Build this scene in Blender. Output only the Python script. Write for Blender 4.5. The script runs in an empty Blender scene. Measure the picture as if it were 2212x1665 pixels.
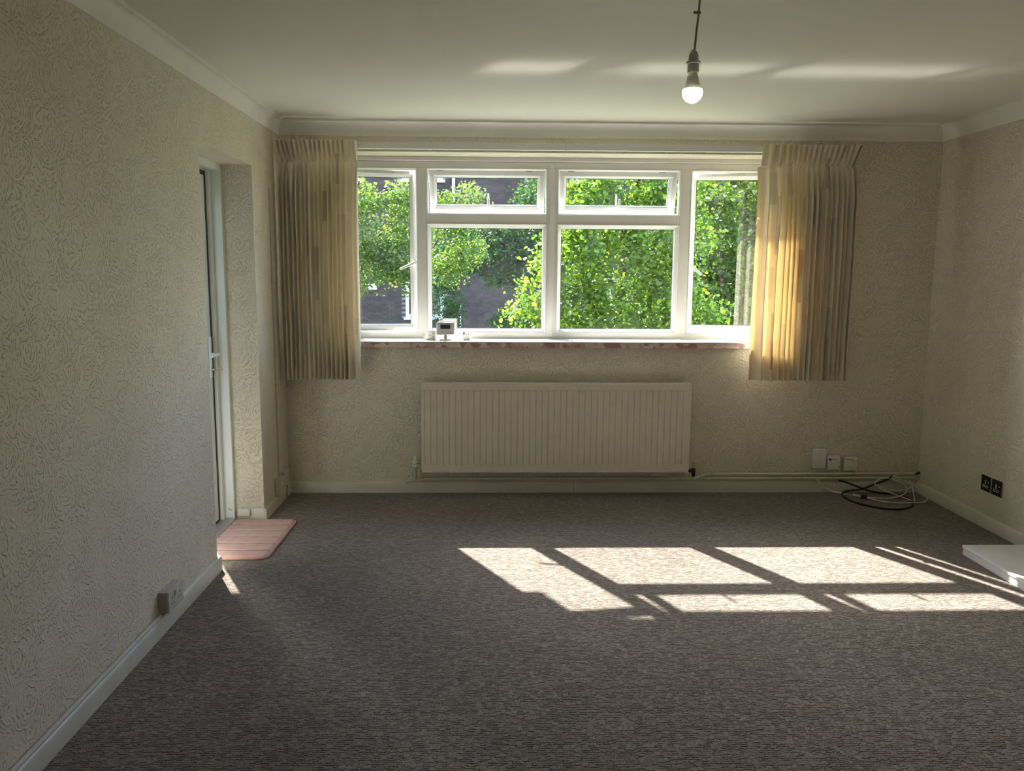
import bpy, bmesh, math, random
import numpy as np
from mathutils import Vector, Matrix

# ------------------------------------------------------------------ camera, world, sun, exposure
SC = bpy.context.scene
COL = SC.collection
FPX, PITCH, YAW, ROLL, CAMH = 1765.82, 0.1399, 0.0262, 0.0059, 1.4755
def make_camera():
    cy, sy, cp, sp = math.cos(YAW), math.sin(YAW), math.cos(PITCH), math.sin(PITCH)
    fwd = Vector((sy*cp, cy*cp, -sp)); right = Vector((cy, -sy, 0)); up = right.cross(fwd)
    r2 = right*math.cos(ROLL) + up*math.sin(ROLL); u2 = up*math.cos(ROLL) - right*math.sin(ROLL)
    cam = bpy.data.cameras.new('camera'); o = bpy.data.objects.new('camera', cam); COL.objects.link(o)
    m = Matrix((r2, u2, -fwd)).transposed().to_4x4(); m.translation = (0, 0, CAMH)
    o.matrix_world = m
    cam.sensor_fit = 'HORIZONTAL'; cam.sensor_width = 36; cam.lens = FPX/2212*36; cam.clip_start = .02; cam.clip_end = 300
    SC.camera = o
make_camera()
SUN_DIR = Vector((.535, -1, -.929)).normalized()          # the way the light travels
SUN_POWER, SKY_POWER, EXPOSURE = 8.5, 0.55, 1.87
def make_light():
    s = bpy.data.lights.new('sun', 'SUN'); s.energy = SUN_POWER; s.angle = math.radians(.53); s.color = (1, .94, .84)
    o = bpy.data.objects.new('sun', s); COL.objects.link(o)
    o.rotation_euler = SUN_DIR.to_track_quat('-Z', 'Y').to_euler(); o.location = (-6, 20, 15)
    w = bpy.data.worlds.new('sky'); SC.world = w; w.use_nodes = True
    nt = w.node_tree; nt.nodes.clear()
    out = nt.nodes.new('ShaderNodeOutputWorld'); bg = nt.nodes.new('ShaderNodeBackground'); sky = nt.nodes.new('ShaderNodeTexSky')
    sky.sky_type = 'NISHITA'; sky.sun_disc = False
    sky.sun_elevation = math.asin(-SUN_DIR.z); sky.sun_rotation = math.atan2(-SUN_DIR.x, -SUN_DIR.y)
    sky.air_density = 1; sky.dust_density = 1.2; sky.ozone_density = 1
    bg.inputs[1].default_value = SKY_POWER
    nt.links.new(sky.outputs[0], bg.inputs[0]); nt.links.new(bg.outputs[0], out.inputs[0])
make_light()
SC.view_settings.view_transform = 'Standard'; SC.view_settings.look = 'None'
SC.view_settings.exposure = EXPOSURE; SC.view_settings.gamma = 1; SC.view_settings.use_curve_mapping = False
SC.cycles.use_denoising = True; SC.cycles.use_guiding = True; SC.cycles.adaptive_threshold = .05
SC.cycles.max_bounces = 8; SC.cycles.diffuse_bounces = 5; SC.cycles.transparent_max_bounces = 24
SC.cycles.sample_clamp_indirect = 40; SC.cycles.caustics_reflective = True; SC.cycles.blur_glossy = 0.

rng = random.Random(7)
# ------------------------------------------------------------------ room measures (metres; x right, y towards the window, z up)
XL, XR, YB, YR, ZC = -1.343, 2.899, 5.342, -.75, 2.4
COVE_Z, COVE_C = 2.307, .055

# ------------------------------------------------------------------ material helpers
class NT:
    def __init__(s, name):
        s.m = bpy.data.materials.new(name); s.m.use_nodes = True; s.t = s.m.node_tree; s.t.nodes.clear()
        s.out = s.n('ShaderNodeOutputMaterial')
    def n(s, typ, ins=None, **props):
        nd = s.t.nodes.new(typ)
        for k, v in props.items(): setattr(nd, k, v)
        for k, v in (ins or {}).items():
            if isinstance(v, bpy.types.NodeSocket): s.t.links.new(v, nd.inputs[k])
            else: nd.inputs[k].default_value = v
        return nd
    def math(s, op, a, b=0., c=None):
        d = {0: a, 1: b}
        if c is not None: d[2] = c
        return s.n('ShaderNodeMath', d, operation=op).outputs[0]
    def ramp(s, fac, stops):
        r = s.n('ShaderNodeValToRGB', {0: fac}); e = r.color_ramp.elements
        while len(e) < len(stops): e.new(.5)
        for el, (p, c) in zip(e, stops):
            el.position = p; el.color = (*c, 1) if len(c) == 3 else c
        return r.outputs[0]
    def mixc(s, fac, a, b, mode='MIX'):
        m = s.n('ShaderNodeMix', data_type='RGBA', blend_type=mode)
        for k, v in ((0, fac), (6, a), (7, b)):
            if isinstance(v, bpy.types.NodeSocket): s.t.links.new(v, m.inputs[k])
            else: m.inputs[k].default_value = v if k == 0 else (*v, 1)
        return m.outputs[2]
    def smooth(s, v, a, b):
        r = s.n('ShaderNodeMapRange', {0: v, 1: a, 2: b, 3: 0., 4: 1.}, interpolation_type='SMOOTHSTEP'); return r.outputs[0]
    def pos(s): return s.n('ShaderNodeNewGeometry').outputs['Position']
    def noise(s, vec, scale, detail=2., rough=.5, color=False):
        n = s.n('ShaderNodeTexNoise', {'Vector': vec, 'Scale': scale, 'Detail': detail, 'Roughness': rough}); return n.outputs[1 if color else 0]
    def surf(s, sh): s.t.links.new(sh, s.out.inputs[0]); return s.m

def plain(name, color, rough=.5, metal=0., var=.06, scale=30., bump=0., spec=.5, emit=None, estr=0.):
    """a plain coloured surface with a little procedural unevenness"""
    t = NT(name); p = t.n('ShaderNodeTexCoord').outputs['Object']
    nz = t.noise(p, scale, 3.)
    dark = tuple(max(0, c*(1-var)) for c in color); lite = tuple(min(1, c*(1+var)) for c in color)
    c = t.ramp(nz, [(.3, dark), (.7, lite)])
    ins = {'Base Color': c, 'Roughness': rough, 'Metallic': metal, 'Specular IOR Level': spec}
    if bump: ins['Normal'] = t.n('ShaderNodeBump', {'Height': nz, 'Strength': bump, 'Distance': .002}).outputs[0]
    if emit: ins['Emission Color'] = (*emit, 1); ins['Emission Strength'] = estr
    return t.surf(t.n('ShaderNodeBsdfPrincipled', ins).outputs[0])

def wallpaper_mat():
    """cream embossed swirl wallpaper"""
    t = NT('embossed_wallpaper'); P = t.pos(); sx = t.n('ShaderNodeSeparateXYZ', {0: P})
    u = t.math('ADD', sx.outputs[0], sx.outputs[1])
    v = t.n('ShaderNodeCombineXYZ', {0: u, 1: sx.outputs[2], 2: 0.}).outputs[0]
    d = t.noise(v, 13., 1., color=True)
    d = t.n('ShaderNodeVectorMath', {0: d, 1: (.5, .5, .5)}, operation='SUBTRACT').outputs[0]
    d = t.n('ShaderNodeVectorMath', {0: d, 3: .085}, operation='SCALE').outputs[0]
    v2 = t.n('ShaderNodeVectorMath', {0: v, 1: d}, operation='ADD').outputs[0]
    vo = t.n('ShaderNodeTexVoronoi', {'Vector': v2, 'Scale': 7., 'Randomness': .9}, voronoi_dimensions='2D', feature='F1').outputs['Distance']
    ring = t.math('SINE', t.math('MULTIPLY', vo, 58.))
    brk = t.smooth(t.noise(v, 62., 1.), .44, .56)
    h1 = t.math('MULTIPLY', t.smooth(ring, .0, .8), brk)
    big = t.smooth(t.noise(v, 9., 1.), .3, .6)
    h1 = t.math('MULTIPLY', h1, t.math('MULTIPLY_ADD', big, .75, .25))
    h = h1
    nrm = t.n('ShaderNodeBump', {'Height': h, 'Strength': 1., 'Distance': .0042}).outputs[0]
    tone = t.ramp(t.noise(P, 1.6, 0.), [(.3, (.69, .625, .50)), (.7, (.75, .69, .565))])
    c = t.mixc(t.math('MULTIPLY', h1, .16), tone, (.84, .79, .68))
    return t.surf(t.n('ShaderNodeBsdfPrincipled', {'Base Color': c, 'Roughness': .62, 'Normal': nrm, 'Specular IOR Level': .35}).outputs[0])

def carpet_mat():
    t = NT('grey_brown_loop_carpet'); P = t.pos(); sx = t.n('ShaderNodeSeparateXYZ', {0: P})
    wob = t.n('ShaderNodeSeparateColor', {0: t.noise(P, 75., 2., .6, color=True)})
    vx = t.math('MULTIPLY_ADD', wob.outputs[0], 1.5, t.math('MULTIPLY', sx.outputs[0], 52.))
    vy = t.math('MULTIPLY_ADD', wob.outputs[1], 1.7, t.math('MULTIPLY', sx.outputs[1], 92.))
    row = t.math('FLOOR', vy)
    vx = t.math('MULTIPLY_ADD', t.n('ShaderNodeTexWhiteNoise', {'W': row}, noise_dimensions='1D').outputs['Value'], 3., vx)
    cn = t.n('ShaderNodeTexWhiteNoise', {'Vector': t.n('ShaderNodeCombineXYZ', {0: t.math('FLOOR', vx), 1: row, 2: 0.}).outputs[0]}, noise_dimensions='3D')
    cell = cn.outputs['Value']; cell2 = t.n('ShaderNodeSeparateColor', {0: cn.outputs['Color']}).outputs[1]
    fy, fx = t.math('FRACT', vy), t.math('FRACT', vx)
    slit = t.math('MULTIPLY', t.smooth(fy, .42, .08), t.smooth(cell2, .2, .7))
    side = t.math('MULTIPLY', t.smooth(fx, .16, .0), .5)
    fib = t.noise(P, 330., 2.)
    loop = t.math('SUBTRACT', 1., t.math('MAXIMUM', slit, side))
    fl = t.ramp(t.math('MULTIPLY_ADD', fib, .85, t.math('MULTIPLY', cell, .16)), [(.28, (.075, .062, .052)), (.44, (.185, .158, .135)), (.58, (.26, .227, .196)), (.74, (.39, .348, .305))])
    wear = t.ramp(t.noise(P, .9, 2., .6), [(.32, (.80, .76, .73)), (.68, (1.08, 1.05, 1.02))])
    c = t.mixc(1., fl, wear, 'MULTIPLY')
    c = t.mixc(t.math('MULTIPLY_ADD', loop, -.8, .8), c, (.035, .029, .025))
    h = t.math('MULTIPLY_ADD', fib, .5, t.math('MULTIPLY', loop, t.math('MULTIPLY_ADD', cell, .5, .6)))
    nrm = t.n('ShaderNodeBump', {'Height': h, 'Strength': .9, 'Distance': .005}).outputs[0]
    return t.surf(t.n('ShaderNodeBsdfPrincipled', {'Base Color': c, 'Roughness': .95, 'Normal': nrm, 'Specular IOR Level': .1,
                                                   'Sheen Weight': .25, 'Sheen Roughness': .5}).outputs[0])

def glass_mat(name, haze=.03, tint=(.97, .985, .98)):
    """clear pane: straight through, a fresnel reflection and a thin film of dust that catches light"""
    t = NT(name); P = t.pos()
    tr = t.n('ShaderNodeBsdfTransparent', {0: (*tint, 1)}).outputs[0]
    gl = t.n('ShaderNodeBsdfGlossy', {0: (1, 1, 1, 1), 'Roughness': .012}).outputs[0]
    g = t.n('ShaderNodeNewGeometry')
    c = t.math('ABSOLUTE', t.n('ShaderNodeVectorMath', {0: g.outputs['Normal'], 1: g.outputs['Incoming']}, operation='DOT_PRODUCT').outputs['Value'])
    fr = t.math('MULTIPLY_ADD', t.math('POWER', t.math('SUBTRACT', 1., c), 5.), .93, .06)      # Schlick, same from both sides
    m = t.n('ShaderNodeMixShader', {0: fr, 1: tr, 2: gl}).outputs[0]
    dust = t.math('MULTIPLY', t.smooth(t.noise(P, 3.5, 5., .62), .40, .8), haze)
    df = t.n('ShaderNodeBsdfTranslucent', {0: (.85, .9, .95, 1)}).outputs[0]
    return t.surf(t.n('ShaderNodeMixShader', {0: dust, 1: m, 2: df}).outputs[0])

def curtain_mat():
    """patchwork of cream, fawn and grey blocks; UV carries the flat fabric in metres"""
    t = NT('patchwork_curtain_fabric'); uv = t.n('ShaderNodeUVMap').outputs[0]; s = t.n('ShaderNodeSeparateXYZ', {0: uv})
    col = t.math('FLOOR', t.math('DIVIDE', s.outputs[0], .085))
    wn = t.n('ShaderNodeTexWhiteNoise', {'W': col}, noise_dimensions='1D')
    off = wn.outputs['Value']
    row_h = t.math('MULTIPLY_ADD', off, .16, .055)
    row = t.math('FLOOR', t.math('DIVIDE', t.math('MULTIPLY_ADD', off, .3, s.outputs[1]), row_h))
    cell = t.n('ShaderNodeTexWhiteNoise', {'Vector': t.n('ShaderNodeCombineXYZ', {0: col, 1: row, 2: 0.}).outputs[0]}, noise_dimensions='3D').outputs['Value']
    r = t.n('ShaderNodeValToRGB', {0: cell}); r.color_ramp.interpolation = 'CONSTANT'; e = r.color_ramp.elements
    stops = [(0, (.76, .71, .58)), (.40, (.80, .76, .64)), (.66, (.68, .645, .56)), (.80, (.62, .595, .535)), (.89, (.56, .49, .39)), (.95, (.84, .81, .72))]
    while len(e) < len(stops): e.new(.5)
    for el, (p, c) in zip(e, stops): el.position = p; el.color = (*c, 1)
    quiet = t.smooth(wn.outputs['Value'], .62, .68)
    base = t.mixc(t.n('ShaderNodeTexWhiteNoise', {'W': t.math('ADD', col, 40.5)}, noise_dimensions='1D').outputs['Value'], (.86, .815, .70), (.79, .75, .65))
    blk = t.mixc(t.math('MULTIPLY_ADD', quiet, .75, .25), base, r.outputs[0])
    weave = t.noise(t.n('ShaderNodeVectorMath', {0: uv, 1: (900, 500, 1)}, operation='MULTIPLY').outputs[0], 1., 1.)
    c = t.mixc(.12, blk, t.ramp(weave, [(.3, (.5, .46, .38)), (.7, (.9, .86, .74))]))
    nrm = t.n('ShaderNodeBump', {'Height': weave, 'Strength': .2, 'Distance': .001}).outputs[0]
    df = t.n('ShaderNodeBsdfDiffuse', {0: c, 'Normal': nrm}).outputs[0]
    tc = t.mixc(1., c, (1., .72, .38), 'MULTIPLY')
    tl = t.n('ShaderNodeBsdfTranslucent', {0: tc}).outputs[0]
    return t.surf(t.n('ShaderNodeMixShader', {0: .17, 1: df, 2: tl}).outputs[0])

def leaf_mat(name, c1, c2, trans, rough=.42):
    t = NT(name); P = t.pos()
    isl = t.n('ShaderNodeNewGeometry').outputs['Random Per Island']
    c = t.ramp(isl, [(0., c1), (.65, tuple((a+b)/2 for a, b in zip(c1, c2))), (1., c2)])
    pr = t.n('ShaderNodeBsdfPrincipled', {'Base Color': c, 'Roughness': rough, 'Specular IOR Level': .5}).outputs[0]
    tl = t.n('ShaderNodeBsdfTranslucent', {0: t.mixc(1., c, trans, 'MULTIPLY')}).outputs[0]
    return t.surf(t.n('ShaderNodeMixShader', {0: .5, 1: pr, 2: tl}).outputs[0])

def brick_mat():
    t = NT('dark_red_brick'); P = t.pos()
    ob = t.n('ShaderNodeTexWhiteNoise', {'Vector': t.n('ShaderNodeVectorMath', {0: P, 1: (.225, 1, .075)}, operation='SNAP').outputs[0]}, noise_dimensions='3D').outputs['Value']
    c = t.ramp(ob, [(0., (.030, .018, .019)), (.5, (.052, .029, .028)), (1., (.078, .043, .039))])
    c = t.mixc(t.math('MULTIPLY', t.noise(P, 40., 3.), .4), c, (.06, .045, .047))
    return t.surf(t.n('ShaderNodeBsdfPrincipled', {'Base Color': c, 'Roughness': .9}).outputs[0])

def pattern_mat():
    """pink and mauve triangles on the covered edge of the sill"""
    t = NT('pink_triangle_vinyl'); P = t.pos()
    vo = t.n('ShaderNodeTexVoronoi', {'Vector': P, 'Scale': 24., 'Randomness': 1.}, voronoi_dimensions='3D', distance='MANHATTAN')
    f = t.n('ShaderNodeSeparateColor', {0: vo.outputs['Color']}).outputs[0]
    r = t.n('ShaderNodeValToRGB', {0: f}); r.color_ramp.interpolation = 'CONSTANT'; e = r.color_ramp.elements
    stops = [(0, (.70, .56, .50)), (.4, (.60, .39, .37)), (.62, (.44, .25, .25)), (.82, (.76, .66, .58))]
    while len(e) < len(stops): e.new(.5)
    for el, (p, c) in zip(e, stops): el.position = p; el.color = (*c, 1)
    return t.surf(t.n('ShaderNodeBsdfPrincipled', {'Base Color': r.outputs[0], 'Roughness': .45}).outputs[0])

def stipple_mat():
    t = NT('matt_white_ceiling_paint'); P = t.pos()
    c = t.ramp(t.noise(P, .8, 0.), [(.3, (.83, .80, .72)), (.7, (.87, .84, .765))])
    nrm = t.n('ShaderNodeBump', {'Height': t.noise(P, 130., 1.), 'Strength': .25, 'Distance': .0015}).outputs[0]
    return t.surf(t.n('ShaderNodeBsdfPrincipled', {'Base Color': c, 'Roughness': .75, 'Normal': nrm, 'Specular IOR Level': .3}).outputs[0])

M = dict(
    wall=wallpaper_mat(), carpet=carpet_mat(), ceiling=stipple_mat(),
    cove=plain('cream_coving_paint', (.82, .79, .71), .55, var=.04, scale=5),
    gloss=plain('white_gloss_paint', (.62, .59, .515), .36, var=.05, scale=9, bump=.15),
    upvc=plain('white_upvc', (.76, .75, .72), .28, var=.02, scale=12),
    sill=plain('glossy_white_sill', (.84, .83, .79), .12, var=.04, scale=9, bump=.05, spec=.9),
    doorw=plain('cool_white_door_upvc', (.70, .74, .72), .3, var=.03, scale=10),
    rubber=plain('black_rubber', (.015, .016, .018), .6),
    glass=glass_mat('window_glass', .004), dglass=glass_mat('door_glass', .01),
    curtain=curtain_mat(), pattern=pattern_mat(),
    rad=plain('cream_radiator_enamel', (.74, .665, .555), .38, var=.04, scale=14, spec=.35),
    pipe=plain('cream_painted_pipe', (.70, .65, .53), .4, var=.08, scale=20),
    valve=plain('white_valve_plastic', (.72, .70, .66), .35, var=.08, scale=60),
    vgreen=plain('tarnished_painted_metal', (.52, .53, .44), .45, var=.3, scale=70),
    dark=plain('dark_tarnished_metal', (.035, .033, .035), .4, metal=.5, var=.4, scale=60),
    brass=plain('worn_brass', (.55, .42, .22), .35, metal=.8, var=.2),
    chrome=plain('bright_chrome', (.8, .8, .8), .18, metal=1.),
    plastic=plain('white_plastic', (.74, .72, .68), .35, var=.03),
    agedp=plain('aged_white_plastic', (.56, .52, .45), .4, var=.06),
    greyp=plain('warm_grey_plastic', (.46, .41, .40), .4, var=.03),
    black=plain('gloss_black_metal', (.012, .013, .012), .25, var=.1),
    hole=plain('black_recess', (.006, .006, .006), .8),
    blue=plain('blue_print', (.02, .07, .16), .5), ink=plain('grey_print', (.12, .12, .12), .6),
    lcd=plain('dark_liquid_crystal_display', (.03, .04, .035), .2),
    cord=plain('grey_flex', (.34, .31, .25), .5), holder=plain('off_white_bakelite', (.55, .53, .47), .4),  # lamp holder is one even off-white
    bulbw=plain('white_bulb_body', (.68, .66, .58), .4),
    globe=plain('lit_bulb_globe', (.9, .9, .88), .4, emit=(1, .95, .85), estr=20.),
    mat=plain('pale_pink_memory_foam', (.62, .42, .385), .95, var=.08, scale=35, bump=.5, spec=.1),
    mats=plain('pink_seam', (.36, .19, .18), .9), matb=plain('pink_binding', (.62, .33, .31), .9, var=.08),
    cablew=plain('white_cable_sheath', (.78, .74, .64), .45), cableb=plain('black_cable_sheath', (.012, .012, .014), .4),
    hearth=plain('white_painted_board', (.72, .72, .71), .35, var=.06, scale=7),
    brass2=plain('worn_key_metal', (.30, .24, .18), .35, metal=.7),
    brick=brick_mat(), mortar=plain('grey_mortar', (.19, .175, .175), .9, var=.15, scale=8),
    leaf_birch=leaf_mat('birch_leaf', (.035, .085, .012), (.22, .33, .045), (1.7, 1.75, .65), .24),
    leaf_haw=leaf_mat('hawthorn_leaf', (.06, .12, .03), (.23, .31, .06), (1.25, 1.3, .6), .4),
    leaf_dark=leaf_mat('dark_leaf', (.03, .075, .025), (.08, .15, .04), (1.2, 1.3, .6), .4),
    leaf_olive=leaf_mat('olive_leaf', (.05, .09, .02), (.16, .22, .04), (1.3, 1.3, .6), .32),
    bark=plain('grey_brown_bark', (.085, .055, .035), .9, var=.4, scale=12, bump=.8),
    grass=plain('lawn_grass', (.07, .13, .03), .95, var=.4, scale=6),
    conc=plain('pale_concrete', (.45, .44, .42), .85, var=.12, scale=4),
    outw=plain('white_window_paint', (.72, .76, .80), .4), outg=plain('dark_window_glass', (.02, .028, .035), .06, spec=.8),
    alloy=plain('grey_aluminium', (.45, .46, .45), .4, metal=.6),
)

# ------------------------------------------------------------------ mesh helpers
def put(name, bm, mat, parent=None, smooth=False):
    me = bpy.data.meshes.new(name); bm.normal_update(); bm.to_mesh(me); bm.free()
    me.materials.append(M[mat])
    if smooth: me.polygons.foreach_set('use_smooth', [True]*len(me.polygons))
    o = bpy.data.objects.new(name, me); COL.objects.link(o)
    if parent is not None: o.parent = parent
    return o
def autosmooth(o, ang=35):
    me = o.data; b = bmesh.new(); b.from_mesh(me); c = math.cos(math.radians(ang))
    for f in b.faces: f.smooth = True
    for e in b.edges:
        if len(e.link_faces) == 2 and e.link_faces[0].normal.dot(e.link_faces[1].normal) < c: e.smooth = False
    b.to_mesh(me); b.free(); return o
def thing(name, label, cat=None, group=None, kind=None, loc=(0, 0, 0)):
    o = bpy.data.objects.new(name, None); COL.objects.link(o); o.location = loc; o.empty_display_size = .05
    return tag(o, label, cat, group, kind)
def tag(o, label=None, cat=None, group=None, kind=None):
    for k, v in (('label', label), ('category', cat), ('group', group), ('kind', kind)):
        if v: o[k] = v
    return o
def NB(): return bmesh.new()
def box(bm, x0, x1, y0, y1, z0, z1, bev=0., seg=2):
    vs = [bm.verts.new(p) for p in ((x0,y0,z0),(x1,y0,z0),(x1,y1,z0),(x0,y1,z0),(x0,y0,z1),(x1,y0,z1),(x1,y1,z1),(x0,y1,z1))]
    fs = [bm.faces.new([vs[i] for i in q]) for q in ((3,2,1,0),(4,5,6,7),(0,1,5,4),(1,2,6,5),(2,3,7,6),(3,0,4,7))]
    if bev:
        es = list({e for f in fs for e in f.edges})
        bmesh.ops.bevel(bm, geom=es, offset=bev, segments=seg, profile=.5, affect='EDGES')
    return bm
def B(*a, **k): return box(NB(), *a, **k)
def holed(axis, a0, a1, z0, z1, h0, h1, hz0, hz1, t0, t1):
    """a slab in the plane of (axis, z) with a rectangular hole; axis 'x' or 'y'; t0..t1 its thickness"""
    bm = NB()
    def V(a, t, z): return bm.verts.new((a, t, z) if axis == 'x' else (t, a, z))
    R = [[[V(a, t, z) for a, z in ((p, q), (r, q), (r, s), (p, s))] for (p, r, q, s) in ((a0, a1, z0, z1), (h0, h1, hz0, hz1))] for t in (t0, t1)]
    for i in range(4):
        j = (i+1) % 4
        bm.faces.new((R[0][0][i], R[0][0][j], R[0][1][j], R[0][1][i]))
        bm.faces.new((R[1][0][j], R[1][0][i], R[1][1][i], R[1][1][j]))
        bm.faces.new((R[0][0][j], R[0][0][i], R[1][0][i], R[1][0][j]))
        bm.faces.new((R[0][1][i], R[0][1][j], R[1][1][j], R[1][1][i]))
    bmesh.ops.recalc_face_normals(bm, faces=bm.faces[:]); return bm
def ring(bm, x0, x1, z0, z1, prof):
    """mitred picture-frame sweep: prof = [(inset, y)...], closed section, around a rectangle in the xz plane"""
    cs = []
    for d, y in prof:
        cs.append([bm.verts.new(p) for p in ((x0+d, y, z0+d), (x1-d, y, z0+d), (x1-d, y, z1-d), (x0+d, y, z1-d))])
    n = len(cs)
    for k in range(n):
        for i in range(4):
            j = (i+1) % 4
            bm.faces.new((cs[k][i], cs[k][j], cs[(k+1) % n][j], cs[(k+1) % n][i]))
    bmesh.ops.recalc_face_normals(bm, faces=bm.faces[:]); return bm
def tube(pts, r, sides=8, closed=False, bm=None):
    bm = bm or NB(); P = [Vector(p) for p in pts]; n = len(P); rings = []
    ref = None
    for i, p in enumerate(P):
        a = P[(i-1) % n] if (closed or i > 0) else p; b = P[(i+1) % n] if (closed or i < n-1) else p
        d = (b-a).normalized()
        if ref is None: ref = d.orthogonal().normalized()
        ref = (ref - d*ref.dot(d)); ref = ref.normalized() if ref.length > 1e-6 else d.orthogonal().normalized()
        w = d.cross(ref); rr = r[i] if isinstance(r, (list, tuple)) else r
        rings.append([bm.verts.new(p + (ref*math.cos(2*math.pi*k/sides) + w*math.sin(2*math.pi*k/sides))*rr) for k in range(sides)])
    for i in range(n if closed else n-1):
        A, C = rings[i], rings[(i+1) % n]
        for k in range(sides): bm.faces.new((A[k], A[(k+1) % sides], C[(k+1) % sides], C[k]))
    if not closed: bm.faces.new(rings[0][::-1]); bm.faces.new(rings[-1])
    bmesh.ops.recalc_face_normals(bm, faces=bm.faces[:]); return bm
def spline(pts, per=6, closed=False):
    P = [Vector(p) for p in pts]; n = len(P); out = []
    for i in range(n if closed else n-1):
        g = lambda k: P[k % n] if closed else P[min(max(k, 0), n-1)]
        a, b, c, d = g(i-1), g(i), g(i+1), g(i+2)
        for k in range(per):
            t = k/per
            out.append(.5*((2*b) + (c-a)*t + (2*a-5*b+4*c-d)*t*t + (3*b-a-3*c+d)*t**3))
    if not closed: out.append(P[-1])
    return out
def lathe(prof, c, seg=24, bm=None, axis='z'):
    bm = bm or NB(); rings = []
    for r, h in prof:
        rr = []
        for k in range(seg):
            a = 2*math.pi*k/seg; x, y = r*math.cos(a), r*math.sin(a)
            p = {'z': (x, y, h), 'y': (x, h, y), 'x': (h, x, y)}[axis]
            rr.append(bm.verts.new((c[0]+p[0], c[1]+p[1], c[2]+p[2])))
        rings.append(rr)
    for i in range(len(rings)-1):
        for k in range(seg): bm.faces.new((rings[i][k], rings[i][(k+1) % seg], rings[i+1][(k+1) % seg], rings[i+1][k]))
    bm.faces.new(rings[0][::-1]); bm.faces.new(rings[-1])
    bmesh.ops.recalc_face_normals(bm, faces=bm.faces[:]); return bm
def extrude_poly(pts, vec, bm=None):
    """pts: 3-D polygon, swept along vec"""
    bm = bm or NB(); v = Vector(vec); a = [bm.verts.new(p) for p in pts]; b = [bm.verts.new(Vector(p)+v) for p in pts]; n = len(a)
    bm.faces.new(a); bm.faces.new(b[::-1])
    for i in range(n): bm.faces.new((a[i], b[i], b[(i+1) % n], a[(i+1) % n]))
    bmesh.ops.recalc_face_normals(bm, faces=bm.faces[:]); return bm

# ------------------------------------------------------------------ the room shell
OW = (-1.04, 1.885, 1.0, 2.215)                 # window opening in the wall: x0 x1 z0 z1
DR = (3.90, 4.741, 2.05)                        # door recess in the left wall: y0 y1 head
tag(put('floor', B(XL-.36, XR+.25, YR-.2, YB+.05, -.12, 0), 'carpet'), 'grey brown loop pile carpet over the whole floor', kind='structure')
tag(put('ceiling', B(XL-.36, XR+.25, YR-.2, YB+.34, ZC, ZC+.15), 'ceiling'), 'plain off white painted ceiling', kind='structure')
tag(put('wall_back', holed('x', XL-.33, XR+.22, -.12, ZC+.02, *OW, YB, YB+.29), 'wall'), 'cream embossed wallpaper wall around the wide window', kind='structure')
tag(put('wall_left', holed('y', YR-.15, YB+.001, -.11, ZC+.02, DR[0], DR[1], -.05, DR[2], XL-.30, XL), 'wall'), 'cream swirl embossed wall with the recessed door', kind='structure')
tag(put('wall_right', B(XR, XR+.2, YR-.15, YB+.001, -.11, ZC+.02), 'wall'), 'cream embossed wall on the right with black sockets', kind='structure')
tag(put('wall_rear', B(XL-.3, XR+.2, YR-.15, YR, -.11, ZC+.02), 'wall'), 'cream embossed wall behind the viewpoint', kind='structure')

def cove_profile():
    pts = [(0, 0), (.006, .002)]
    for k in range(9):
        a = k/8*math.pi/2
        pts.append((.008 + (COVE_C-.014)*(1-math.cos(a)), .012 + (ZC-COVE_Z-.022)*math.sin(a)))
    pts += [(COVE_C-.004, ZC-COVE_Z-.006), (COVE_C, ZC-COVE_Z-.006), (COVE_C, ZC-COVE_Z+.004), (-.004, ZC-COVE_Z+.004), (-.004, 0)]
    return pts
cp = cove_profile()
autosmooth(tag(put('trim_1', extrude_poly([(XL+d, YR, COVE_Z+h) for d, h in cp], (0, YB-YR, 0)), 'cove'), 'concave cream coving along the top of the left wall', kind='structure'))
autosmooth(tag(put('trim_2', extrude_poly([(XL, YB-d, COVE_Z+h) for d, h in cp], (XR-XL, 0, 0)), 'cove'), 'concave cream coving above the window', kind='structure'))
autosmooth(tag(put('trim_3', extrude_poly([(XR-d, YR, COVE_Z+h) for d, h in cp], (0, YB-YR, 0)), 'cove'), 'concave cream coving along the top of the right wall', kind='structure'))

SK = [(0, 0), (.017, 0), (.017, .058), (.013, .068), (.006, .074), (0, .075)]     # skirting section
def skirt(name, label, runs):
    e = thing(name, label, kind='structure')
    for base, out, along in runs:
        b, o_, a = Vector(base), Vector(out), Vector(along)
        autosmooth(put('board', extrude_poly([b + o_*d + Vector((0, 0, h)) for d, h in SK], a), 'gloss', e))
skirt('baseboard_left', 'white gloss skirting board along the left wall and door recess',
      [((XL, YR, 0), (1, 0, 0), (0, DR[0]-YR+.017, 0)), ((XL, DR[1]-.017, 0), (1, 0, 0), (0, YB-DR[1]+.017, 0)),
       ((XL-.135, DR[1], 0), (0, -1, 0), (.135, 0, 0)), ((XL-.16, DR[0], 0), (0, 1, 0), (.16, 0, 0))])
skirt('baseboard_back', 'white gloss skirting board under the radiator',
      [((XL, YB, 0), (0, -1, 0), (1.9, 0, 0)), ((XL+1.902, YB, 0), (0, -1, 0), (XR-XL-1.902, 0, 0))])
skirt('baseboard_right', 'white gloss skirting board along the right wall', [((XR, YR, 0), (-1, 0, 0), (0, YB-YR, 0))])
tag(autosmooth(put('cable_trunking', tube([(XL+.010, YR+.05, .083), (XL+.010, 1.5, .083), (XL+.010, 3.178, .083)], .009, 10), 'agedp')),
    'cream bead trunking on top of the left skirting up to the socket', 'trunking')

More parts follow.
